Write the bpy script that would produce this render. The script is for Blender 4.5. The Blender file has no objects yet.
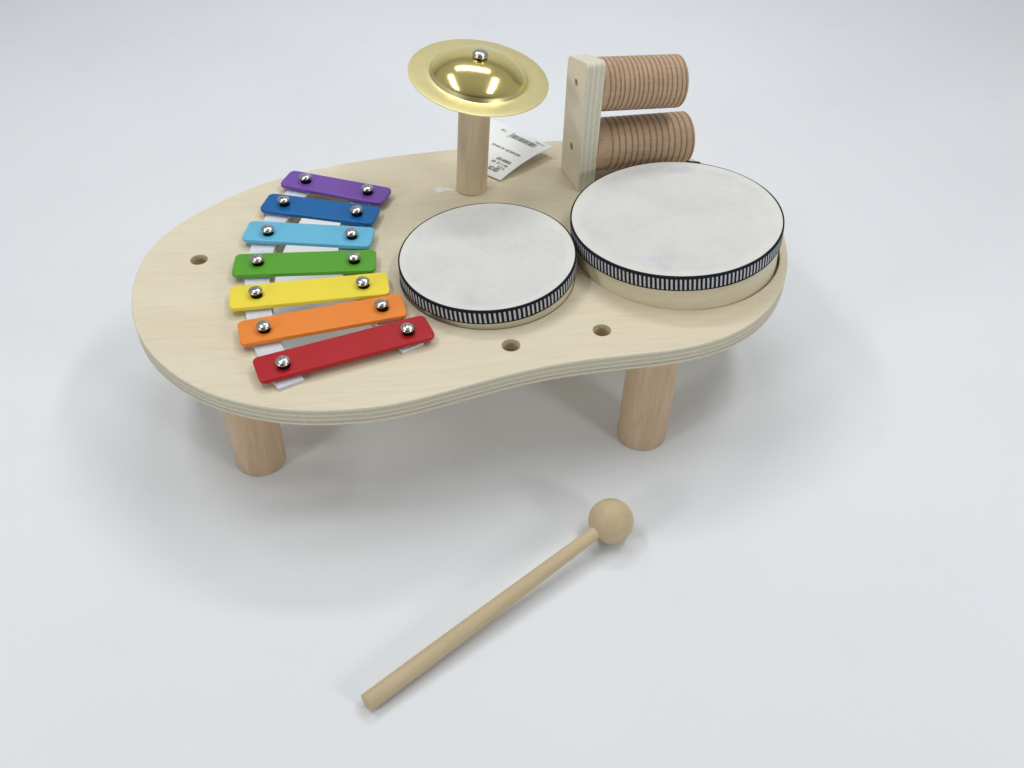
import bpy, bmesh, math, random
from mathutils import Vector, Matrix
random.seed(7)
PI = math.pi
S = bpy.context.scene
COL = S.collection

# ------------------------------------------------------------------ materials
def new_mat(name):
    m = bpy.data.materials.new(name); m.use_nodes = True
    nt = m.node_tree
    return m, nt, nt.nodes['Principled BSDF']
def nd(nt, typ, **kw):
    n = nt.nodes.new(typ)
    for k, v in kw.items():
        if k in n.inputs: n.inputs[k].default_value = v
        else: setattr(n, k, v)
    return n
def ramp(nt, fac, stops):
    r = nt.nodes.new('ShaderNodeValToRGB')
    el = r.color_ramp.elements
    while len(el) < len(stops): el.new(.5)
    for e, (p, c) in zip(el, stops):
        e.position = p; e.color = (*c, 1)
    nt.links.new(fac, r.inputs[0])
    return r.outputs[0]
def mixc(nt, fac, a, b, mode='MIX'):
    m = nt.nodes.new('ShaderNodeMix'); m.data_type = 'RGBA'; m.blend_type = mode
    for sock, v in ((m.inputs[0], fac), (m.inputs[6], a), (m.inputs[7], b)):
        if hasattr(v, 'is_output'): nt.links.new(v, sock)
        elif isinstance(v, (int, float)): sock.default_value = v
        else: sock.default_value = (*v, 1)
    return m.outputs[2]
def math_(nt, op, a, b=None):
    m = nt.nodes.new('ShaderNodeMath'); m.operation = op
    for s, v in zip(m.inputs, (a, b)):
        if v is None: continue
        if hasattr(v, 'is_output'): nt.links.new(v, s)
        else: s.default_value = v
    return m.outputs[0]
def bump(nt, bsdf, h, dist, strength=1.):
    b = nd(nt, 'ShaderNodeBump'); b.inputs['Distance'].default_value = dist; b.inputs['Strength'].default_value = strength
    nt.links.new(h, b.inputs['Height']); nt.links.new(b.outputs[0], bsdf.inputs['Normal'])

def wood(name, dark, mid, light, rot=(0, 0, 0), scale=(6, 60, 60), rough=.55, fine=900, spec=.3, pores=.35):
    """fine grained wood, grain running along local x after 'rot'"""
    m, nt, b = new_mat(name)
    tc = nd(nt, 'ShaderNodeTexCoord')
    r = nd(nt, 'ShaderNodeMapping'); r.inputs['Rotation'].default_value = rot
    nt.links.new(tc.outputs['Object'], r.inputs[0])
    mp = nd(nt, 'ShaderNodeMapping'); mp.inputs['Scale'].default_value = scale
    nt.links.new(r.outputs[0], mp.inputs[0])
    n1 = nd(nt, 'ShaderNodeTexNoise'); n1.inputs['Scale'].default_value = 1; n1.inputs['Detail'].default_value = 5; n1.inputs['Roughness'].default_value = .6; n1.inputs['Distortion'].default_value = .5
    nt.links.new(mp.outputs[0], n1.inputs['Vector'])
    c = ramp(nt, n1.outputs[0], [(.3, dark), (.5, mid), (.7, light)])
    mp2 = nd(nt, 'ShaderNodeMapping'); mp2.inputs['Scale'].default_value = (fine * .06, fine, fine)
    nt.links.new(r.outputs[0], mp2.inputs[0])
    n2 = nd(nt, 'ShaderNodeTexNoise'); n2.inputs['Scale'].default_value = 1; n2.inputs['Detail'].default_value = 3
    nt.links.new(mp2.outputs[0], n2.inputs['Vector'])
    f = ramp(nt, n2.outputs[0], [(.3, (.80,) * 3), (.55, (1, 1, 1))])
    c2 = mixc(nt, pores, c, f, 'MULTIPLY')
    nt.links.new(c2, b.inputs['Base Color'])
    b.inputs['Roughness'].default_value = rough; b.inputs['Specular IOR Level'].default_value = spec
    bump(nt, b, n2.outputs[0], .00008, .5)
    return m

def plain(name, col, rough=.4, metal=0., spec=.5, var=.0, vscale=60, bumpd=0., bscale=400, coat=0., wear=0.):
    m, nt, b = new_mat(name)
    tc = nd(nt, 'ShaderNodeTexCoord')
    n = nd(nt, 'ShaderNodeTexNoise'); n.inputs['Scale'].default_value = vscale; n.inputs['Detail'].default_value = 4
    nt.links.new(tc.outputs['Object'], n.inputs['Vector'])
    lo = tuple(c * (1 - var) for c in col); hi = tuple(min(1, c * (1 + var)) for c in col)
    c = ramp(nt, n.outputs[0], [(.3, lo), (.7, hi)])
    if wear:                                     # tiny chips and mallet marks, uneven gloss
        v = nd(nt, 'ShaderNodeTexVoronoi'); v.inputs['Scale'].default_value = 95
        nt.links.new(tc.outputs['Object'], v.inputs['Vector'])
        rr = nd(nt, 'ShaderNodeSeparateColor'); nt.links.new(v.outputs['Color'], rr.inputs[0])
        chip = math_(nt, 'LESS_THAN', v.outputs['Distance'], math_(nt, 'MULTIPLY', math_(nt, 'MAXIMUM', math_(nt, 'SUBTRACT', rr.outputs[0], .86), 0.), .35))
        c = mixc(nt, math_(nt, 'MULTIPLY', chip, .6), c, (.55, .54, .52))
        g = nd(nt, 'ShaderNodeTexNoise'); g.inputs['Scale'].default_value = 40; g.inputs['Detail'].default_value = 5
        nt.links.new(tc.outputs['Object'], g.inputs['Vector'])
        nt.links.new(math_(nt, 'ADD', math_(nt, 'MULTIPLY', g.outputs[0], .10), rough - .05), b.inputs['Roughness'])
    nt.links.new(c, b.inputs['Base Color'])
    b.inputs['Roughness'].default_value = rough; b.inputs['Metallic'].default_value = metal
    b.inputs['Specular IOR Level'].default_value = spec
    b.inputs['Coat Weight'].default_value = coat; b.inputs['Coat Roughness'].default_value = .12
    if bumpd:
        n2 = nd(nt, 'ShaderNodeTexNoise'); n2.inputs['Scale'].default_value = bscale; n2.inputs['Detail'].default_value = 3
        nt.links.new(tc.outputs['Object'], n2.inputs['Vector'])
        bump(nt, b, n2.outputs[0], bumpd)
    return m

def ply_edge(name, axis, origin, thick, n, a, b_, glue):
    """alternating plies across the thickness"""
    m, nt, b = new_mat(name)
    tc = nd(nt, 'ShaderNodeTexCoord')
    dp = nd(nt, 'ShaderNodeVectorMath', operation='DOT_PRODUCT'); dp.inputs[1].default_value = axis
    nt.links.new(tc.outputs['Object'], dp.inputs[0])
    t = math_(nt, 'MULTIPLY', math_(nt, 'SUBTRACT', dp.outputs['Value'], origin), n / thick)
    w = nd(nt, 'ShaderNodeTexNoise'); w.inputs['Scale'].default_value = 55; w.inputs['Detail'].default_value = 2
    nt.links.new(tc.outputs['Object'], w.inputs['Vector'])
    t = math_(nt, 'ADD', t, math_(nt, 'MULTIPLY', math_(nt, 'SUBTRACT', w.outputs[0], .5), .55))
    half = math_(nt, 'FRACT', math_(nt, 'MULTIPLY', t, .5))
    c = ramp(nt, half, [(0, glue), (.05, a), (.45, a), (.5, glue), (.55, b_), (.95, b_), (1, glue)])
    g = nd(nt, 'ShaderNodeTexNoise'); g.inputs['Scale'].default_value = 900; g.inputs['Detail'].default_value = 2
    nt.links.new(tc.outputs['Object'], g.inputs['Vector'])
    c = mixc(nt, .5, c, ramp(nt, g.outputs[0], [(.3, (.78,) * 3), (.6, (1, 1, 1))]), 'MULTIPLY')
    nt.links.new(c, b.inputs['Base Color']); b.inputs['Roughness'].default_value = .7; b.inputs['Specular IOR Level'].default_value = .2
    bump(nt, b, half, .0002, .4)
    return m

def band_mat(name, n_ticks, z0, z1):
    """black woven ribbon with white ticks; local z of the drum runs up the ribbon"""
    m, nt, b = new_mat(name)
    tc = nd(nt, 'ShaderNodeTexCoord'); sp = nd(nt, 'ShaderNodeSeparateXYZ')
    nt.links.new(tc.outputs['Object'], sp.inputs[0])
    v = math_(nt, 'DIVIDE', math_(nt, 'SUBTRACT', sp.outputs[2], z0), z1 - z0)
    ang = math_(nt, 'ARCTAN2', sp.outputs[1], sp.outputs[0])
    t = math_(nt, 'FRACT', math_(nt, 'ADD', math_(nt, 'MULTIPLY', ang, n_ticks / (2 * PI)),
                                  math_(nt, 'ADD', 100.0, math_(nt, 'MULTIPLY', v, .22))))
    tri = math_(nt, 'ABSOLUTE', math_(nt, 'SUBTRACT', t, .5))
    tick = ramp(nt, tri, [(.19, (1, 1, 1)), (.27, (0, 0, 0))])
    vv = math_(nt, 'ABSOLUTE', math_(nt, 'SUBTRACT', v, .47))
    inb = ramp(nt, vv, [(.35, (1, 1, 1)), (.40, (0, 0, 0))])
    fac = math_(nt, 'MULTIPLY', tick, inb)
    ns = nd(nt, 'ShaderNodeTexNoise'); ns.inputs['Scale'].default_value = 1500
    nt.links.new(tc.outputs['Object'], ns.inputs['Vector'])
    wht = ramp(nt, ns.outputs[0], [(.3, (.38, .39, .43)), (.6, (.64, .65, .68))])
    c = mixc(nt, fac, (.012, .013, .022), wht)
    nt.links.new(c, b.inputs['Base Color']); b.inputs['Roughness'].default_value = .85; b.inputs['Specular IOR Level'].default_value = .15
    bump(nt, b, math_(nt, 'ADD', fac, math_(nt, 'MULTIPLY', ns.outputs[0], .35)), .0004, .9)
    return m

def skin_mat(name, spots, Rh):
    m, nt, b = new_mat(name)
    tc = nd(nt, 'ShaderNodeTexCoord')
    n = nd(nt, 'ShaderNodeTexNoise'); n.inputs['Scale'].default_value = 26; n.inputs['Detail'].default_value = 6; n.inputs['Roughness'].default_value = .62
    nt.links.new(tc.outputs['Object'], n.inputs['Vector'])
    c = ramp(nt, n.outputs[0], [(.22, (.55, .54, .51)), (.42, (.64, .638, .617)), (.6, (.675, .673, .655)), (.75, (.69, .69, .672))])
    n3 = nd(nt, 'ShaderNodeTexNoise'); n3.inputs['Scale'].default_value = 160; n3.inputs['Detail'].default_value = 3
    nt.links.new(tc.outputs['Object'], n3.inputs['Vector'])
    c = mixc(nt, .4, c, ramp(nt, n3.outputs[0], [(.3, (.93, .92, .9)), (.6, (1, 1, 1))]), 'MULTIPLY')
    ln = nd(nt, 'ShaderNodeVectorMath', operation='LENGTH'); nt.links.new(tc.outputs['Object'], ln.inputs[0])
    rr = math_(nt, 'ADD', math_(nt, 'DIVIDE', ln.outputs['Value'], Rh), math_(nt, 'MULTIPLY', math_(nt, 'SUBTRACT', n.outputs[0], .5), .10))
    c = mixc(nt, math_(nt, 'MULTIPLY', ramp(nt, rr, [(.88, (0, 0, 0)), (.93, (1, 1, 1))]), .45), c, (.735, .718, .67))
    for (x, y, ax, ay, col, k) in spots:        # ink-like stains in the hide
        mp = nd(nt, 'ShaderNodeMapping'); mp.vector_type = 'TEXTURE'
        mp.inputs['Location'].default_value = (x, y, 0); mp.inputs['Scale'].default_value = (ax, ay, 1)
        nt.links.new(tc.outputs['Object'], mp.inputs[0])
        nz = nd(nt, 'ShaderNodeTexNoise'); nz.inputs['Scale'].default_value = 120
        nt.links.new(tc.outputs['Object'], nz.inputs['Vector'])
        sep = nd(nt, 'ShaderNodeSeparateXYZ'); nt.links.new(mp.outputs[0], sep.inputs[0])
        r = math_(nt, 'SQRT', math_(nt, 'ADD', math_(nt, 'POWER', math_(nt, 'ABSOLUTE', sep.outputs[0]), 3.), math_(nt, 'POWER', math_(nt, 'ABSOLUTE', sep.outputs[1]), 3.)))
        r = math_(nt, 'ADD', math_(nt, 'MULTIPLY', r, .6), math_(nt, 'MULTIPLY', nz.outputs[0], .55))
        f = math_(nt, 'MULTIPLY', ramp(nt, r, [(.0, (1, 1, 1)), (.45, (.85, .85, .85)), (.85, (0, 0, 0))]), k)
        # ramp positions are clamped to 1: r in 0..1 is the stain
        c = mixc(nt, f, c, col)
    nt.links.new(c, b.inputs['Base Color']); b.inputs['Roughness'].default_value = .62; b.inputs['Specular IOR Level'].default_value = .25
    bump(nt, b, n3.outputs[0], .00012, .35)
    return m

BIRCH = wood('birch_veneer', (.705, .618, .452), (.725, .643, .477), (.742, .664, .498), rot=(0, 0, -.10), scale=(6, 40, 40), rough=.5, fine=700, pores=.34)
BIRCH_IN = wood('cut_birch', (.46, .37, .25), (.55, .455, .32), (.62, .52, .375), scale=(30, 30, 200), rough=.7)
BEECH = wood('beech_dowel', (.525, .372, .235), (.59, .43, .282), (.645, .485, .33), rot=(0, PI / 2, 0), scale=(9, 90, 90), rough=.5, fine=800, pores=.6)
POST = wood('pale_dowel', (.60, .475, .32), (.66, .535, .37), (.70, .58, .42), rot=(0, PI / 2, 0), scale=(9, 90, 90), rough=.5, fine=800, pores=.5)
MALLET = wood('mallet_wood', (.50, .39, .235), (.545, .43, .265), (.58, .465, .295), rot=(0, PI / 2, 0), scale=(9, 70, 70), rough=.5, fine=700, pores=.3)
FRAME = wood('drum_shell_wood', (.66, .585, .41), (.71, .64, .47), (.75, .69, .52), scale=(14, 14, 80), rough=.45, pores=.25)
PLATE = wood('bracket_birch', (.73, .655, .505), (.75, .68, .53), (.765, .695, .55), rot=(0, 0, PI / 2), scale=(8, 60, 60), rough=.5, fine=700, pores=.3)
SHEET = None
FELT = plain('white_felt', (.70, .72, .78), rough=.95, spec=.1, var=.06, vscale=300, bumpd=.0004, bscale=1500)
CHROME = plain('nickel_plate', (.54, .52, .50), rough=.25, metal=1., var=.03)
DARKSTEEL = plain('dark_screw_shank', (.10, .095, .09), rough=.4, metal=1.)
BRASS = plain('polished_brass', (.86, .71, .27), rough=.13, metal=1., var=.02, vscale=90)
BRASS_FLAT = plain('brushed_brass', (.78, .685, .345), rough=.36, metal=1., var=.02, vscale=90, bumpd=.00003, bscale=900)
GLUE = plain('dried_glue', (.80, .79, .755), rough=.35, var=.03)
PAPER = plain('label_paper', (.85, .86, .85), rough=.5, var=.01)
INK = plain('printing_ink', (.10, .10, .105), rough=.6, var=.2)
NAVY = plain('navy_ribbon_end', (.015, .02, .10), rough=.8)
BLACK = plain('black_ribbon_end', (.012, .013, .022), rough=.85)

# ------------------------------------------------------------------ object helpers
def tag(o, label=None, cat=None, group=None, kind=None):
    for k, v in (('label', label), ('category', cat), ('group', group), ('kind', kind)):
        if v: o[k] = v
    return o
def empty(name, loc, rot=None):
    o = bpy.data.objects.new(name, None); COL.objects.link(o)
    o.location = loc; o.empty_display_size = .02
    return o
def obj(name, bm, mats, parent=None, mat_world=None, smooth=True, angle=40, flat=False):
    """bm in world coordinates, or local with the given matrix; parents keep an unscaled frame"""
    me = bpy.data.meshes.new(name)
    if isinstance(bm, bpy.types.Mesh): me = bm; me.name = name
    else: bm.to_mesh(me); bm.free()
    for m in (mats if isinstance(mats, (list, tuple)) else [mats]): me.materials.append(m)
    o = bpy.data.objects.new(name, me); COL.objects.link(o)
    M = mat_world or Matrix()
    if parent is not None:
        o.parent = parent
        M = WORLD[parent.name].inverted() @ M
    o.matrix_basis = M
    WORLD[o.name] = (mat_world or Matrix()).copy()
    if smooth:
        for p in me.polygons: p.use_smooth = not (flat and abs(p.normal.z) > .9995)
        bm2 = bmesh.new(); bm2.from_mesh(me)
        for e in bm2.edges:
            if len(e.link_faces) == 2 and e.calc_face_angle(0) > math.radians(angle): e.smooth = False
        bm2.to_mesh(me); bm2.free()
    return o
WORLD = {}
def root(name, loc):
    o = empty(name, loc); WORLD[o.name] = Matrix.Translation(loc); return o

def slab(outline, holes, z0, z1, bevel=.0006, res=2):
    """flat board from a closed outline with holes: filled 2D curve, extruded, with softened edges"""
    cu = bpy.data.curves.new('tmp', 'CURVE'); cu.dimensions = '2D'; cu.fill_mode = 'BOTH'
    for pts in [outline] + list(holes):
        sp = cu.splines.new('POLY'); sp.points.add(len(pts) - 1)
        for p, q in zip(sp.points, pts): p.co = (q[0], q[1], 0, 1)
        sp.use_cyclic_u = True
    cu.extrude = (z1 - z0) / 2 - bevel; cu.bevel_depth = bevel; cu.bevel_resolution = res; cu.offset = -bevel
    o = bpy.data.objects.new('tmp', cu); COL.objects.link(o)
    dg = bpy.context.evaluated_depsgraph_get()
    me = bpy.data.meshes.new_from_object(o.evaluated_get(dg))
    bpy.data.objects.remove(o); bpy.data.curves.remove(cu)
    bm = bmesh.new(); bm.from_mesh(me); bpy.data.meshes.remove(me)
    bmesh.ops.remove_doubles(bm, verts=bm.verts, dist=1e-6)
    for v in bm.verts: v.co.z += (z0 + z1) / 2
    bmesh.ops.recalc_face_normals(bm, faces=bm.faces)
    return bm
def circle(cx, cy, r, n=96):
    return [(cx + r * math.cos(2 * PI * i / n), cy + r * math.sin(2 * PI * i / n)) for i in range(n)]
def smooth_closed(pts, it=2, n=None):
    """Catmull-Rom through the control points"""
    out = []; m = len(pts); k = n or 8
    for i in range(m):
        p0, p1, p2, p3 = (Vector(pts[(i + j - 1) % m]) for j in range(4))
        for q in range(k):
            t = q / k
            out.append(tuple(.5 * ((2 * p1) + (p2 - p0) * t + (2 * p0 - 5 * p1 + 4 * p2 - p3) * t * t + (3 * p1 - p0 - 3 * p2 + p3) * t ** 3)))
    return out
def smooth_open(pts, k=8):
    out = []; m = len(pts)
    for i in range(m - 1):
        p0, p1, p2, p3 = (Vector(pts[min(max(i + j - 1, 0), m - 1)]) for j in range(4))
        for q in range(k):
            t = q / k
            out.append(.5 * ((2 * p1) + (p2 - p0) * t + (2 * p0 - 5 * p1 + 4 * p2 - p3) * t * t + (3 * p1 - p0 - 3 * p2 + p3) * t ** 3))
    out.append(Vector(pts[-1])); return out
def round_rect(L, w, r, n=8):
    out = []
    for cx, cy, a0 in ((L / 2 - r, w / 2 - r, 0), (-L / 2 + r, w / 2 - r, PI / 2), (-L / 2 + r, -w / 2 + r, PI), (L / 2 - r, -w / 2 + r, 1.5 * PI)):
        for i in range(n + 1):
            a = a0 + PI / 2 * i / n; out.append((cx + r * math.cos(a), cy + r * math.sin(a)))
    return out
def lathe(profile, n=64, bm=None, M=None, mi=None):
    """profile of (r, z); r = 0 at an end closes to a point; mi = material index per profile span"""
    bm = bm or bmesh.new(); M = M or Matrix()
    rings = []
    for r, z in profile:
        if r < 1e-9: rings.append([bm.verts.new(M @ Vector((0, 0, z)))])
        else: rings.append([bm.verts.new(M @ Vector((r * math.cos(2 * PI * i / n), r * math.sin(2 * PI * i / n), z))) for i in range(n)])
    for k, (a, b) in enumerate(zip(rings, rings[1:])):
        for i in range(n):
            j = (i + 1) % n
            if len(a) == 1 and len(b) == 1: continue
            if len(a) == 1: f = bm.faces.new((a[0], b[j], b[i]))
            elif len(b) == 1: f = bm.faces.new((a[i], a[j], b[0]))
            else: f = bm.faces.new((a[i], a[j], b[j], b[i]))
            if mi: f.material_index = mi[k]
    return bm
def dowel(r0, r1, L, ch=.0012, n=56):
    return lathe([(0, 0), (r0 - ch, 0), (r0 - ch * .3, ch * .3), (r0, ch), (r1, L - ch), (r1 - ch * .3, L - ch * .3), (r1 - ch, L), (0, L)], n)
def frame_from_z(p, zdir):
    z = Vector(zdir).normalized(); x = Vector((1, 0, 0)) - z * z.x
    if x.length < .2: x = Vector((0, 1, 0)) - z * z.y
    x.normalize(); y = z.cross(x)
    M = Matrix((x, y, z)).transposed().to_4x4(); M.translation = Vector(p); return M
def box(bm, M, sx, sy, sz, mi=0):
    vs = [bm.verts.new(M @ Vector((x * sx / 2, y * sy / 2, z * sz / 2))) for x in (-1, 1) for y in (-1, 1) for z in (-1, 1)]
    for q in ((0, 1, 3, 2), (4, 6, 7, 5), (0, 4, 5, 1), (2, 3, 7, 6), (0, 2, 6, 4), (1, 5, 7, 3)):
        f = bm.faces.new([vs[i] for i in q]); f.material_index = mi

# ------------------------------------------------------------------ setting: white seamless sheet
def ground():
    bm = bmesh.new()
    prof = []
    y = -.9
    while y < 1.0: prof.append((y, 0.)); y += .1
    R = .35; yc = 1.22
    prof.append((1.1, 0.))
    for i in range(17):
        a = PI / 2 * i / 16; prof.append((yc + R * math.sin(a), R - R * math.cos(a)))
    for z in (.5, .7, .9, 1.1): prof.append((yc + R, z))
    xs = [-1.6 + .16 * i for i in range(21)]
    grid = [[bm.verts.new((x, y, z)) for x in xs] for y, z in prof]
    for a, b in zip(grid, grid[1:]):
        for i in range(len(xs) - 1): bm.faces.new((a[i], a[i + 1], b[i + 1], b[i]))
    m, nt, b = new_mat('white_sheet')
    tc = nd(nt, 'ShaderNodeTexCoord')
    n = nd(nt, 'ShaderNodeTexNoise'); n.inputs['Scale'].default_value = 5; n.inputs['Detail'].default_value = 5
    nt.links.new(tc.outputs['Object'], n.inputs['Vector'])
    c = ramp(nt, n.outputs[0], [(.3, (.78, .795, .82)), (.7, (.80, .815, .84))])
    n5 = nd(nt, 'ShaderNodeTexNoise'); n5.inputs['Scale'].default_value = 17; n5.inputs['Detail'].default_value = 6; n5.inputs['Roughness'].default_value = .65
    nt.links.new(tc.outputs['Object'], n5.inputs['Vector'])
    c = mixc(nt, .5, c, ramp(nt, n5.outputs[0], [(.26, (.93, .935, .94)), (.42, (1, 1, 1))]), 'MULTIPLY')
    n6 = nd(nt, 'ShaderNodeTexNoise'); n6.inputs['Scale'].default_value = 1400; n6.inputs['Detail'].default_value = 2
    nt.links.new(tc.outputs['Object'], n6.inputs['Vector'])
    c = mixc(nt, .5, c, ramp(nt, n6.outputs[0], [(.3, (.955,) * 3), (.7, (1, 1, 1))]), 'MULTIPLY')
    v = nd(nt, 'ShaderNodeTexVoronoi'); v.inputs['Scale'].default_value = 13.0     # sparse specks of dust on the sheet
    nt.links.new(tc.outputs['Object'], v.inputs['Vector'])
    sp = math_(nt, 'LESS_THAN', v.outputs['Distance'], .011)
    c = mixc(nt, math_(nt, 'MULTIPLY', sp, .35), c, (.25, .25, .25))
    nt.links.new(c, b.inputs['Base Color']); b.inputs['Roughness'].default_value = .75; b.inputs['Specular IOR Level'].default_value = .2
    o = obj('ground', bm, m); tag(o, kind='structure'); return o
ground()

# ------------------------------------------------------------------ the music table
ZB = .0935; ZB0 = .082
T = root('music_table', (-.03, .565, 0))
tag(T, 'kidney shaped wooden toy music table on dowel legs with rainbow xylophone bars and gold cymbal', 'music table')

ctrl = [(-.2396, .5178), (-.2424, .5370), (-.2426, .5573), (-.2388, .5760), (-.2312, .5925), (-.2210, .6085), (-.2002, .6336), (-.1772, .6526), (-.1525, .6667), (-.1272, .6779), (-.1000, .6868),
        (-.0728, .6937), (-.0453, .7002), (-.0068, .7082), (.0315, .7138), (.0660, .7145), (.1000, .7072), (.1330, .6900), (.1600, .6640), (.1760, .6330), (.1825, .6050), (.1833, .5832), (.1813, .5630),
        (.1772, .5465), (.1707, .5292), (.1612, .5123), (.1504, .4995), (.1388, .4892), (.1262, .4812), (.1112, .4745), (.0936, .4695), (.0757, .4662), (.0577, .4631), (.0398, .4595), (.0221, .4549), (.0046, .4495), (-.0184, .4405),
        (-.0408, .4310), (-.0572, .4245), (-.0737, .4200), (-.0902, .4170), (-.1123, .4157), (-.1293, .4170), (-.1467, .4205), (-.1620, .4255), (-.1735, .4308), (-.1858, .4380), (-.1998, .4490), (-.2115, .4612), (-.2207, .4735), (-.2278, .4860), (-.2345, .5009)]
# even out the hand-read outline, then interpolate
for w in (.25, -.26, .25, -.26):
    ctrl = [tuple(w * ctrl[i - 1][k] + (1 - 2 * w) * ctrl[i][k] + w * ctrl[(i + 1) % len(ctrl)][k] for k in (0, 1)) for i in range(len(ctrl))]
outline = smooth_closed(ctrl, n=6)
slot = smooth_closed([(-.1434, .6385), (-.1490, .6260), (-.1539, .6010), (-.1572, .5710), (-.1552, .5371), (-.1489, .5055), (-.1360, .4700), (-.1290, .4560), (-.1010, .4610), (-.0745, .4760), (-.0835, .4952), (-.0985, .5208),
                      (-.1090, .5436), (-.1165, .5716), (-.1188, .5975), (-.1165, .6240), (-.1180, .6330), (-.1300, .6375)], n=6)
HOLES = [(-.2060, .5570), (-.0008, .4734), (.0544, .4881)]
mh = [circle(x, y, .0054, 32) for x, y in HOLES]
SMALL = (-.0164, .5441); BIG = (.1086, .5776)
upper = slab(outline, mh + [slot, circle(*SMALL, .0564, 128), circle(*BIG, .0691, 144)], .0846, ZB, .0007)
lower = slab(outline, [slot], ZB0, .0844, .0005)
me = bpy.data.meshes.new('x'); lower.to_mesh(me); lower.free(); upper.from_mesh(me); bpy.data.meshes.remove(me)
PLY = ply_edge('plywood_edge', (0, 0, 1), ZB0, ZB - ZB0, 7, (.69, .645, .52), (.575, .53, .415), (.33, .29, .21))
# outer rim gets the ply stripes, the walls of holes and slot plain cut wood
from mathutils import kdtree
kd = kdtree.KDTree(len(outline))
for i, p in enumerate(outline): kd.insert((p[0], p[1], 0), i)
kd.balance()
upper.normal_update()
for f in upper.faces:
    if abs(f.normal.z) < .8:
        c = f.calc_center_median()
        f.material_index = 1 if kd.find((c.x, c.y, 0))[2] < .004 else 2
tabletop = obj('tabletop', upper, [BIRCH, PLY, BIRCH_IN], T, angle=50, flat=True)

# dried glue next to the post
bm = bmesh.new()
def blob(cx, cy, ax, ay, h, seed):
    rnd = random.Random(seed); n = 26; ring = []
    amp = [1 + .22 * rnd.uniform(-1, 1) for _ in range(n)]
    amp = [(amp[i - 1] + amp[i] + amp[(i + 1) % n]) / 3 for i in range(n)]
    rows = []
    for k, (q, z) in enumerate(((1, -.0003), (.93, h * .5), (.7, h * .9), (.35, h))):
        rows.append([bm.verts.new((cx + ax * q * amp[i] * math.cos(2 * PI * i / n), cy + ay * q * amp[i] * math.sin(2 * PI * i / n), ZB + z)) for i in range(n)])
    for a, b in zip(rows, rows[1:]):
        for i in range(n): bm.faces.new((a[i], a[(i + 1) % n], b[(i + 1) % n], b[i]))
    bm.faces.new(rows[-1])
blob(-.0520, .6432, .0042, .0036, .0007, 3); blob(-.0483, .6445, .0030, .0022, .0004, 8); blob(-.0448, .6438, .0036, .0013, .0003, 5); blob(-.0545, .6450, .0018, .0012, .0003, 11)
tag(obj('glue_residue', bm, GLUE, T), 'white smear of dried glue beside the cymbal post')

# legs
def leg(x0, y0, x1, y1, r=.0162):
    p = Vector((x0, y0, .0)); d = Vector((x1, y1, ZB0 + .0001)) - p
    M = frame_from_z(p, d); L = d.length
    obj('leg', dowel(r, r, L, .0015), BEECH, T, M)
leg(-.1632, .4663, -.1645, .4665)
leg(.0868, .4918, .0893, .4918)
leg(-.196, .596, -.196, .596)
leg(.105, .645, .107, .645)

# xylophone: felt strips, bars, screws
def ribbon(pts, w, z0, z1):
    c = smooth_open(pts, 8); L = []; R = []
    for i, p in enumerate(c):
        t = (c[min(i + 1, len(c) - 1)] - c[max(i - 1, 0)]).normalized(); n = Vector((-t.y, t.x))
        L.append(tuple(p + n * w / 2)); R.append(tuple(p - n * w / 2))
    return slab(L + R[::-1], [], z0, z1, .0004)
obj('felt_strip', ribbon([(-.1445, .6610), (-.1540, .6347), (-.1628, .6026), (-.1660, .5681), (-.1630, .5326), (-.1554, .4981), (-.1430, .4648), (-.1258, .4356)], .0158, ZB, ZB + .0022), FELT, T, flat=True)
obj('felt_strip', ribbon([(-.1050, .6480), (-.1078, .6236), (-.1103, .5954), (-.1078, .5689), (-.1018, .5403), (-.0915, .5150), (-.0745, .4905), (-.0588, .4682)], 0.0144, ZB, ZB + .0022), FELT, T, flat=True)

BARS = [  # centre, angle, length, width, colour, left screw, right screw
    ((-.1256, .6360), -17.3, .0774, .0195, 'purple', (.17, .068, .37), (-.1480, .6434), (-.1026, .6291)),
    ((-.1326, .6081), -11.7, .0800, .0204, 'dark blue', (.002, .112, .35), (-.1586, .6138), (-.1070, .6024)),
    ((-.1358, .5778), -4.6, .0849, .0212, 'light blue', (.135, .46, .665), (-.1636, .5787), (-.1074, .5753)),
    ((-.1335, .5457), 4.0, .0899, .0218, 'green', (.095, .345, .025), (-.1643, .5450), (-.1027, .5480)),
    ((-.1259, .5166), 9.7, .0970, .0218, 'yellow', (.84, .68, .055), (-.1589, .5115), (-.0938, .5222)),
    ((-.1139, .4890), 16.9, .0992, .0214, 'orange', (.82, .24, .035), (-.1481, .4782), (-.0798, .4996)),
    ((-.0973, .4626), 23.3, .1042, .0211, 'red', (.43, .010, .016), (-.1313, .4463), (-.0623, .4771))]
def screw_bm(spin):
    bm = lathe([(0, -.0052), (.0027, -.0052), (.0027, .0018), (.0030, .0022), (.0039, .0024), (.00430, .0026), (.00442, .0031), (.00430, .0037),
                (.0038, .0043), (.0028, .0048), (.0016, .0051), (0, .0052)], 40, mi=[1, 1, 1, 1, 0, 0, 0, 0, 0, 0, 0])
    for a in (spin, spin + PI / 2):          # cross slot: dark recess flush with the crown
        box(bm, Matrix.Translation((0, 0, .0048)) @ Matrix.Rotation(a, 4, 'Z'), .0040, .0005, .00072, 1)
    return bm
ZT = ZB + .0065                                # top of the bars
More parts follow.
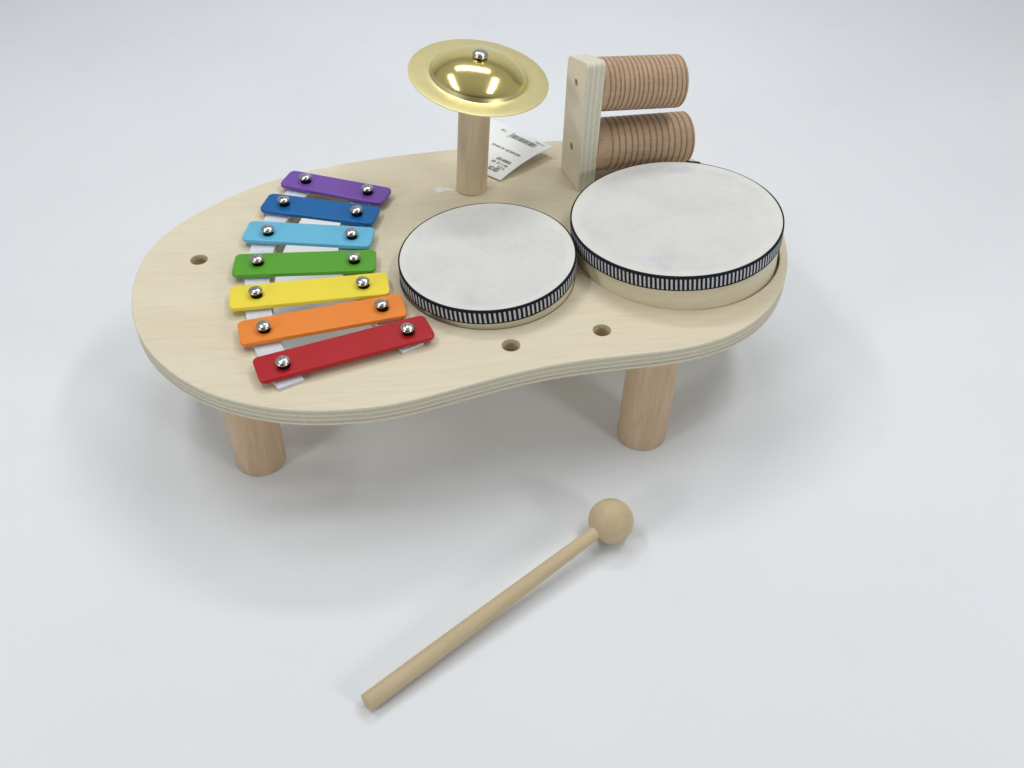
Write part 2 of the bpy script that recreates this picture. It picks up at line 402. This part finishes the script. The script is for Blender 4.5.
for (c, ang, L, w, nm, col, s0, s1) in BARS:
    a = math.radians(ang); L += .0013; w += .0012; c = (c[0] - .0006 * math.cos(a) - .0006 * math.sin(a), c[1] - .0006 * math.sin(a) + .0007 * math.cos(a))
    R = Matrix.Translation((c[0], c[1], 0)) @ Matrix.Rotation(a, 4, 'Z')
    inv = R.inverted()
    l0 = inv @ Vector((*s0, 0)); l1 = inv @ Vector((*s1, 0))
    bm = slab(round_rect(L, w, .0040), [circle(l0.x + .0004, l0.y - .0003, .0034, 28), circle(l1.x + .0004, l1.y - .0003, .0034, 28)], ZT - .0028, ZT, .0006, 3)
    mt = plain(nm.replace(' ', '_') + '_lacquer', col, rough=.30, spec=.30, var=.03, vscale=45, bumpd=.00003, bscale=260, coat=.08, wear=1.)
    b = obj('xylophone_bar', bm, mt, T, R, angle=50, flat=True)
    b['label'] = nm + ' lacquered metal bar'
    for k, s in enumerate((s0, s1)):
        tilt = Matrix.Rotation(random.uniform(-.09, .09), 4, 'X') @ Matrix.Rotation(random.uniform(-.09, .09), 4, 'Y')
        obj('screw', screw_bm(random.uniform(0, 3)), [CHROME, DARKSTEEL], b, Matrix.Translation((s[0], s[1], ZT)) @ tilt, angle=50)
        # rubber grommet in the hole is part of the screw's dark shank below the bar

# cymbal on its post
pb = Vector((-.0303, .6460, ZB)); pt = Vector((-.0258, .6490, .1745))
cymbal_n = Vector((.1405, -.0699, 1)).normalized()
PM = frame_from_z(pb, pt - pb)
obj('cymbal_post', dowel(.0110, .0110, (pt - pb).length, .0008), POST, T, PM)
CM = frame_from_z((-.0237, .6480, .1788), cymbal_n)
th = .0006
prof_top = [(.0472, 0.)]
for r in (.045, .041, .037, .0340): prof_top.append((r, .0002))
Rb = .0332; hb = .0138
prof_top.append((Rb, .0004)); RS = (Rb * Rb + hb * hb) / (2 * hb)
for i in range(1, 23):
    q = i / 22; r = Rb * (1 - q) ; x = r / Rb
    prof_top.append((r if r > .001 else .001, hb * (1 - x ** 2.3) ** .76 + .0004))
prof = [(.001, hb - th)] + [(r, z - th) for r, z in prof_top[::-1][1:]] + prof_top
mi = [0] * (len(prof) - 1)
nflat = 6
for k in range(len(prof) - 1):
    if max(prof[k][0], prof[k + 1][0]) > .0329: mi[k] = 1
prof = prof[::1]
cy = obj('cymbal', lathe(prof + [(.001, hb - th)], 96, mi=mi + [0]), [BRASS, BRASS_FLAT], T, CM, angle=30)
bm = lathe([(.0028, -.012), (.0028, .0006), (.0046, .0004), (.0052, .0009), (.0053, .0016), (.0051, .0024), (.0046, .0031), (.0034, .0037), (.0018, .0040), (0, .0041)], 40, mi=[1] * 2 + [0] * 7)
box(bm, Matrix.Translation((0, 0, .0037)), .0046, .0007, .0007, 1); box(bm, Matrix.Translation((0, 0, .0037)) @ Matrix.Rotation(PI / 2, 4, 'Z'), .0046, .0007, .00068, 1)
obj('screw', bm, [CHROME, DARKSTEEL], cy, CM @ Matrix.Translation((-.0008, 0, hb + .0004)), angle=50)

# guiro bracket: upright plywood plate with two grooved cylinders
az = math.radians(19)
lean = Matrix.Rotation(math.radians(1.2), 4, 'Y')
c0 = Vector((.0402, .6583, ZB))
n_h = Vector((math.cos(az), math.sin(az), 0)); t_h = Vector((-math.sin(az), math.cos(az), 0))
# local frame: x = width (towards the back), y = up, z = thickness (towards the cylinders)
BMx = Matrix((t_h, Vector((0, 0, 1)), n_h)).transposed().to_4x4()
BMx = Matrix.Translation(c0) @ lean @ BMx
Hp = .0880; Wp = .0350; Tp = .0130
def plate_outline():
    r = .0048; out = [(-Wp / 2 + .0006, 0), (Wp / 2 - .0006, 0)]
    for cx, a0 in ((Wp / 2 - r, 0), (-Wp / 2 + r, PI / 2)):
        for i in range(9):
            a = a0 + PI / 2 * i / 8
            x = cx + r * math.cos(a); out.append((x, Hp - r + r * math.sin(a) + .0098 * (.5 - x / Wp)))     # slanted top
    return out
YC = (.0264, .0728)
PLY2 = ply_edge('bracket_ply_edge', (0, 0, 1), 0, Tp, 7, (.75, .71, .59), (.675, .635, .515), (.48, .44, .34))
bm = slab(plate_outline(), [circle(0, YC[0] + .0010, .0024, 24), circle(0, YC[1] + .003, .0024, 24)], 0, Tp, .0007)
bm.normal_update()
for f in bm.faces:
    if abs(f.normal.z) < .8:
        c = f.calc_center_median()
        f.material_index = 2 if min(math.hypot(c.x, c.y - YC[0] - .0010), math.hypot(c.x, c.y - YC[1] - .003)) < .004 else 1
plate = obj('clapper_bracket', bm, [PLATE, PLY2, BIRCH_IN], T, BMx, angle=50, flat=True)
for y in (YC[0] - .0020, YC[1]):
    obj('screw', lathe([(0, .0040), (.0021, .0042), (.0021, .0120), (0, .0120)], 20), DARKSTEEL, plate, BMx @ Matrix.Translation((0, y + .003, 0)))

def cyl_mat(name, n):
    m = wood(name, (.44, .307, .197), (.495, .35, .227), (.535, .39, .257), rot=(0, PI / 2, 0), scale=(30, 60, 60), rough=.6, fine=600, pores=.6)
    return m
GW = cyl_mat('grooved_cylinder_wood', 0)
BURN = plain('burnt_groove', (.33, .20, .122), rough=.8, var=.25, vscale=400)
def guiro(p, d, r, L, n, off):
    M = frame_from_z(p, d)
    prof = [(0, 0), (r - .001, 0), (r, .001)]; mi = [0, 0]
    g = .00058; gr = random.Random(n)
    for k in range(n):
        z = off + (L - off - .0022) * k / (n - 1) + (gr.uniform(-.00035, .00035) if k < n - 1 else 0)
        prof += [(r, z - g), (r - .0005, z - g * .4), (r - .0005, z + g * .4), (r, z + g)]; mi += [0, 1, 1, 1]
    prof += [(r, L - .0012), (r - .0004, L - .0004), (r - .0012, L), (0, L)]; mi += [0, 0, 0, 0]
    obj('guiro_cylinder', lathe(prof, 72, mi=mi), [GW, BURN], T, M, angle=60)
def dirv(azd, dr):
    a, b = math.radians(azd), math.radians(dr); return (math.cos(a) * math.cos(b), math.sin(a) * math.cos(b), math.sin(b))
cu = BMx @ Vector((0, YC[1], Tp)); cl = BMx @ Vector((0, YC[0], Tp))
guiro(cu, dirv(18, -6.0), .0181, .0638, 17, .0050)
guiro(cl, dirv(18, -4.8), .0186, .0757, 14, .0115)

# ------------------------------------------------------------------ the two drums set into the top
def drum(name, label, centre, zc, R, n_hat, base_z, nt_, spots, tabs, wave):
    nrm = Vector(n_hat).normalized()
    M = frame_from_z((centre[0], centre[1], zc), nrm)
    base = Vector((centre[0], centre[1], base_z))
    rt = root(name, base); tag(rt, label, 'hand drum')
    h = zc - base_z
    Hb = BANDH[name]
    zlow = -(h - .0026)
    obj('shell', lathe([(R - .0075, zlow), (R - .0018, zlow), (R - .0012, zlow + .0006), (R - .0012, -.0006), (R - .0075, -.0006)], 160), FRAME, rt, M)
    # ribbon: hugs the shell, slightly wavy lower edge, closed strip with thickness
    bm = bmesh.new(); n = 200; rows = []
    for k, (dr, z) in enumerate(((-.0010, -Hb), (.0002, -Hb), (.0004, -Hb * .66), (.0004, -Hb * .33), (.0003, -.0002), (-.0002, .0002), (-.0011, .0001))):
        row = []
        for i in range(n):
            a = 2 * PI * i / n
            wv = wave * (math.sin(3 * a + 1) + .6 * math.sin(7 * a))
            row.append(bm.verts.new(((R + dr) * math.cos(a), (R + dr) * math.sin(a), z + (wv if k < 4 else wv * .3))))
        rows.append(row)
    for a, b in zip(rows, rows[1:]):
        for i in range(n): bm.faces.new((a[i], a[(i + 1) % n], b[(i + 1) % n], b[i]))
    obj('ribbon_band', bm, band_mat('tick_ribbon', nt_, -Hb, 0), rt, M)
    # hide: shallow dish stretched over the rim
    Rh = R - .0005
    prof = [(0, -.00025)] + [(Rh * q, -.00025 + .0004 * q ** 6) for q in (.2, .4, .6, .75, .86, .93, .965)] + [(Rh * .985, .0003), (Rh - .0002, .0001), (Rh - .0003, -.0009)]
    obj('drumhead', lathe(prof, 160), skin_mat('stretched_hide', spots, R), rt, M)
    for (ang, w, hh, mt) in tabs:            # overlapping end of the ribbon
        a = math.radians(ang)
        bm = bmesh.new(); box(bm, Matrix.Translation(((R + .0008) * math.cos(a), (R + .0008) * math.sin(a), -.003 + hh)) @ Matrix.Rotation(a, 4, 'Z'), .0012, w, .007, 0)
        obj('ribbon_end', bm, mt, rt, M)
BANDH = {'hand_drum': .0101}
drum('hand_drum', 'smaller hand drum with black and white ribbon edge beside the xylophone bars', (SMALL[0], SMALL[1]), .1091, .0566, (-.0430, -.0262, 1), .0845, 118,
     [(-.009, -.012, .007, .005, (.60, .57, .48), .30)], [], .00012)
BANDH['hand_drum.001'] = .0104
drum('hand_drum.001', 'larger taller hand drum with black and white ribbon edge in front of the grooved cylinders', (.1065, .5767), .1178, .0689, (-.0524, .0175, 1), .0845, 156,
     [(.0085, .0565, .0115, .0052, (.50, .50, .60), .6), (-.0195, -.0480, .0062, .0048, (.54, .57, .68), .6), (.004, .016, .017, .013, (.64, .60, .52), .35)], [(74, .0100, -.0001, NAVY)], .00018)

# ------------------------------------------------------------------ price tag behind the post
A = Vector((-.0096, .6548)); B = Vector((.0295, .6918)); V = Vector((-.78, .626)).normalized()
def tz(s): return ZB + .0008 + .0062 * s + .0030 * 4 * s * (1 - s)
def tp(s, v, up=0.): 
    p = A + (B - A) * s + V * v
    return Vector((p.x, p.y, tz(s) + up + .05 * v * s))
TG = root('price_tag', (A.x, A.y, ZB))
tag(TG, 'white paper price tag with barcode curling up behind the cymbal post', 'price tag')
bm = bmesh.new(); ns, nv = 20, 12
def vlen(s): return .0125 + .008 * min(1, s * 6) + .043 * s
top = [[bm.verts.new(tp(i / ns, vlen(i / ns) * j / nv, .0004)) for j in range(nv + 1)] for i in range(ns + 1)]
bot = [[bm.verts.new(tp(i / ns, vlen(i / ns) * j / nv, 0)) for j in range(nv + 1)] for i in range(ns + 1)]
for i in range(ns):
    for j in range(nv):
        bm.faces.new((top[i][j], top[i + 1][j], top[i + 1][j + 1], top[i][j + 1]))
        bm.faces.new((bot[i][j], bot[i][j + 1], bot[i + 1][j + 1], bot[i + 1][j]))
for i in range(ns):
    bm.faces.new((top[i][0], bot[i][0], bot[i + 1][0], top[i + 1][0])); bm.faces.new((top[i][nv], top[i + 1][nv], bot[i + 1][nv], bot[i][nv]))
for j in range(nv):
    bm.faces.new((top[0][j], top[0][j + 1], bot[0][j + 1], bot[0][j])); bm.faces.new((top[ns][j], bot[ns][j], bot[ns][j + 1], top[ns][j + 1]))
bmesh.ops.recalc_face_normals(bm, faces=bm.faces)
obj('paper', bm, PAPER, TG)
bm = bmesh.new()
def mark(s0, s1, v0, v1, sh=0.):
    bm.faces.new([bm.verts.new(tp(s, v, .00055)) for s, v in ((s0, v0), (s1, v0 + sh), (s1, v1 + sh), (s0, v1))])
rnd = random.Random(4)
v = .0085                                     # barcode
while v < .0310:
    w = rnd.choice((.0003, .0003, .0006, .0009)); mark(.775, .875, v, v + w); v += w + rnd.choice((.0003, .0004, .0007))
mark(.755, .91, .0318, .0324)
def line(s, v0, v1, hgt, gap=.00045):
    """a line of small print, too small to be read: letter-like strokes"""
    v = v0
    while v < v1:
        w = rnd.uniform(.0006, .0010)
        k = rnd.randrange(4)
        if k != 3 or True:
            mark(s, s + hgt, v, v + .00028)
            if k in (0, 1): mark(s + hgt * .75, s + hgt, v + .0003, v + w)
            if k in (0, 2): mark(s, s + hgt * .25, v + .0003, v + w)
            if k in (1, 2): mark(s, s + hgt, v + w - .00028, v + w)
        v += w + gap
line(.83, .0380, .0425, .05); line(.905, .0050, .0130, .03)
line(.485, .0073, .0205, .04); line(.485, .0222, .0340, .04)
line(.285, .0063, .0191, .05, .0003); line(.215, .0058, .0145, .04); line(.215, .0170, .0200, .04)
line(.155, .0055, .0110, .04); line(.085, .0077, .0165, .065, .0003)
obj('printing', bm, INK, TG, smooth=False)

# ------------------------------------------------------------------ mallet on the ground
b0 = Vector((.0601, .4048, .0137)); e0 = Vector((-.0750, .2874, .0051))
ML = root('drum_mallet', (0, .35, 0))
tag(ML, 'plain wooden drum mallet with round ball head lying on white ground', 'mallet')
d = b0 - e0
obj('handle', lathe([(0, 0), (.0047, 0), (.0050, .0002), (.00515, .0006), (.0051, .03), (.0048, .08), (.0043, .13), (.0039, d.length - .01)], 40), MALLET, ML, frame_from_z(e0, d))
prof = [(.0137 * math.sin(PI * i / 36), -.0137 * math.cos(PI * i / 36)) for i in range(37)]
prof[0] = (0, -.0137); prof[-1] = (0, .0137)
obj('ball_head', lathe(prof, 64), MALLET, ML, frame_from_z(b0, d))

# ------------------------------------------------------------------ camera
th_, ro = math.radians(42.79), math.radians(.45)
fw = Vector((0, math.cos(th_), -math.sin(th_))); rt_ = Vector((1, 0, 0)); up = rt_.cross(fw)
r2 = rt_ * math.cos(ro) + up * math.sin(ro); u2 = -rt_ * math.sin(ro) + up * math.cos(ro)
cam = bpy.data.cameras.new('camera'); co = bpy.data.objects.new('camera', cam); COL.objects.link(co)
CMt = Matrix((r2, u2, -fw)).transposed().to_4x4(); CMt.translation = (0, 0, .5); co.matrix_world = CMt
cam.sensor_width = 36; cam.lens = 1044 / 1024 * 36; cam.clip_start = .01; cam.clip_end = 50
S.camera = co

# ------------------------------------------------------------------ light: a light tent with a U of lamp strips
def area(name, loc, target, sx, sy, power, col=(1, .985, .96), rotz=0):
    l = bpy.data.lights.new(name, 'AREA'); l.shape = 'RECTANGLE'; l.size = sx; l.size_y = sy; l.energy = power; l.color = col
    o = bpy.data.objects.new(name, l); COL.objects.link(o); o.location = loc
    o.rotation_euler = (Vector(target) - Vector(loc)).to_track_quat('-Z', 'Y').to_euler()
    return o
PW = 2.60
COOL = (.985, 1, 1)
area('strip_lamp', (-.02, 1.06, .95), (-.02, 1.06, 0), .54, .11, 2.45, COOL)
area('strip_lamp', (-.46, .58, .95), (-.46, .58, 0), .11, .60, PW, COOL)
area('strip_lamp', (.42, .58, .95), (.42, .58, 0), .11, .60, PW, COOL)
# two lower lamps at the front corners of the tent (they throw the leg shadows backwards)
area('front_lamp', (-.98, -.38, .55), (0, .5, 0), .24, .24, 4.0, COOL)
area('front_lamp', (.98, -.38, .55), (0, .5, 0), .24, .24, 4.0, COOL)

w = bpy.data.worlds.new('World'); S.world = w; w.use_nodes = True
nt = w.node_tree; bg = nt.nodes['Background']
tc = nd(nt, 'ShaderNodeTexCoord'); sp = nd(nt, 'ShaderNodeSeparateXYZ'); nt.links.new(tc.outputs['Generated'], sp.inputs[0])
# white tent walls behind, above and to the sides, darker room through the open front (-y)
c = ramp(nt, math_(nt, 'ADD', math_(nt, 'MULTIPLY', sp.outputs[1], .5), .5),
         [(.0, (.03, .03, .032)), (.10, (.06, .062, .065)), (.24, (.55, .565, .575)), (.5, (.78, .81, .83)), (1, (.74, .77, .80))])
nt.links.new(c, bg.inputs['Color']); bg.inputs['Strength'].default_value = .48

S.view_settings.view_transform = 'Standard'; S.view_settings.look = 'None'; S.view_settings.exposure = 0; S.view_settings.gamma = 1
S.render.engine = 'CYCLES'
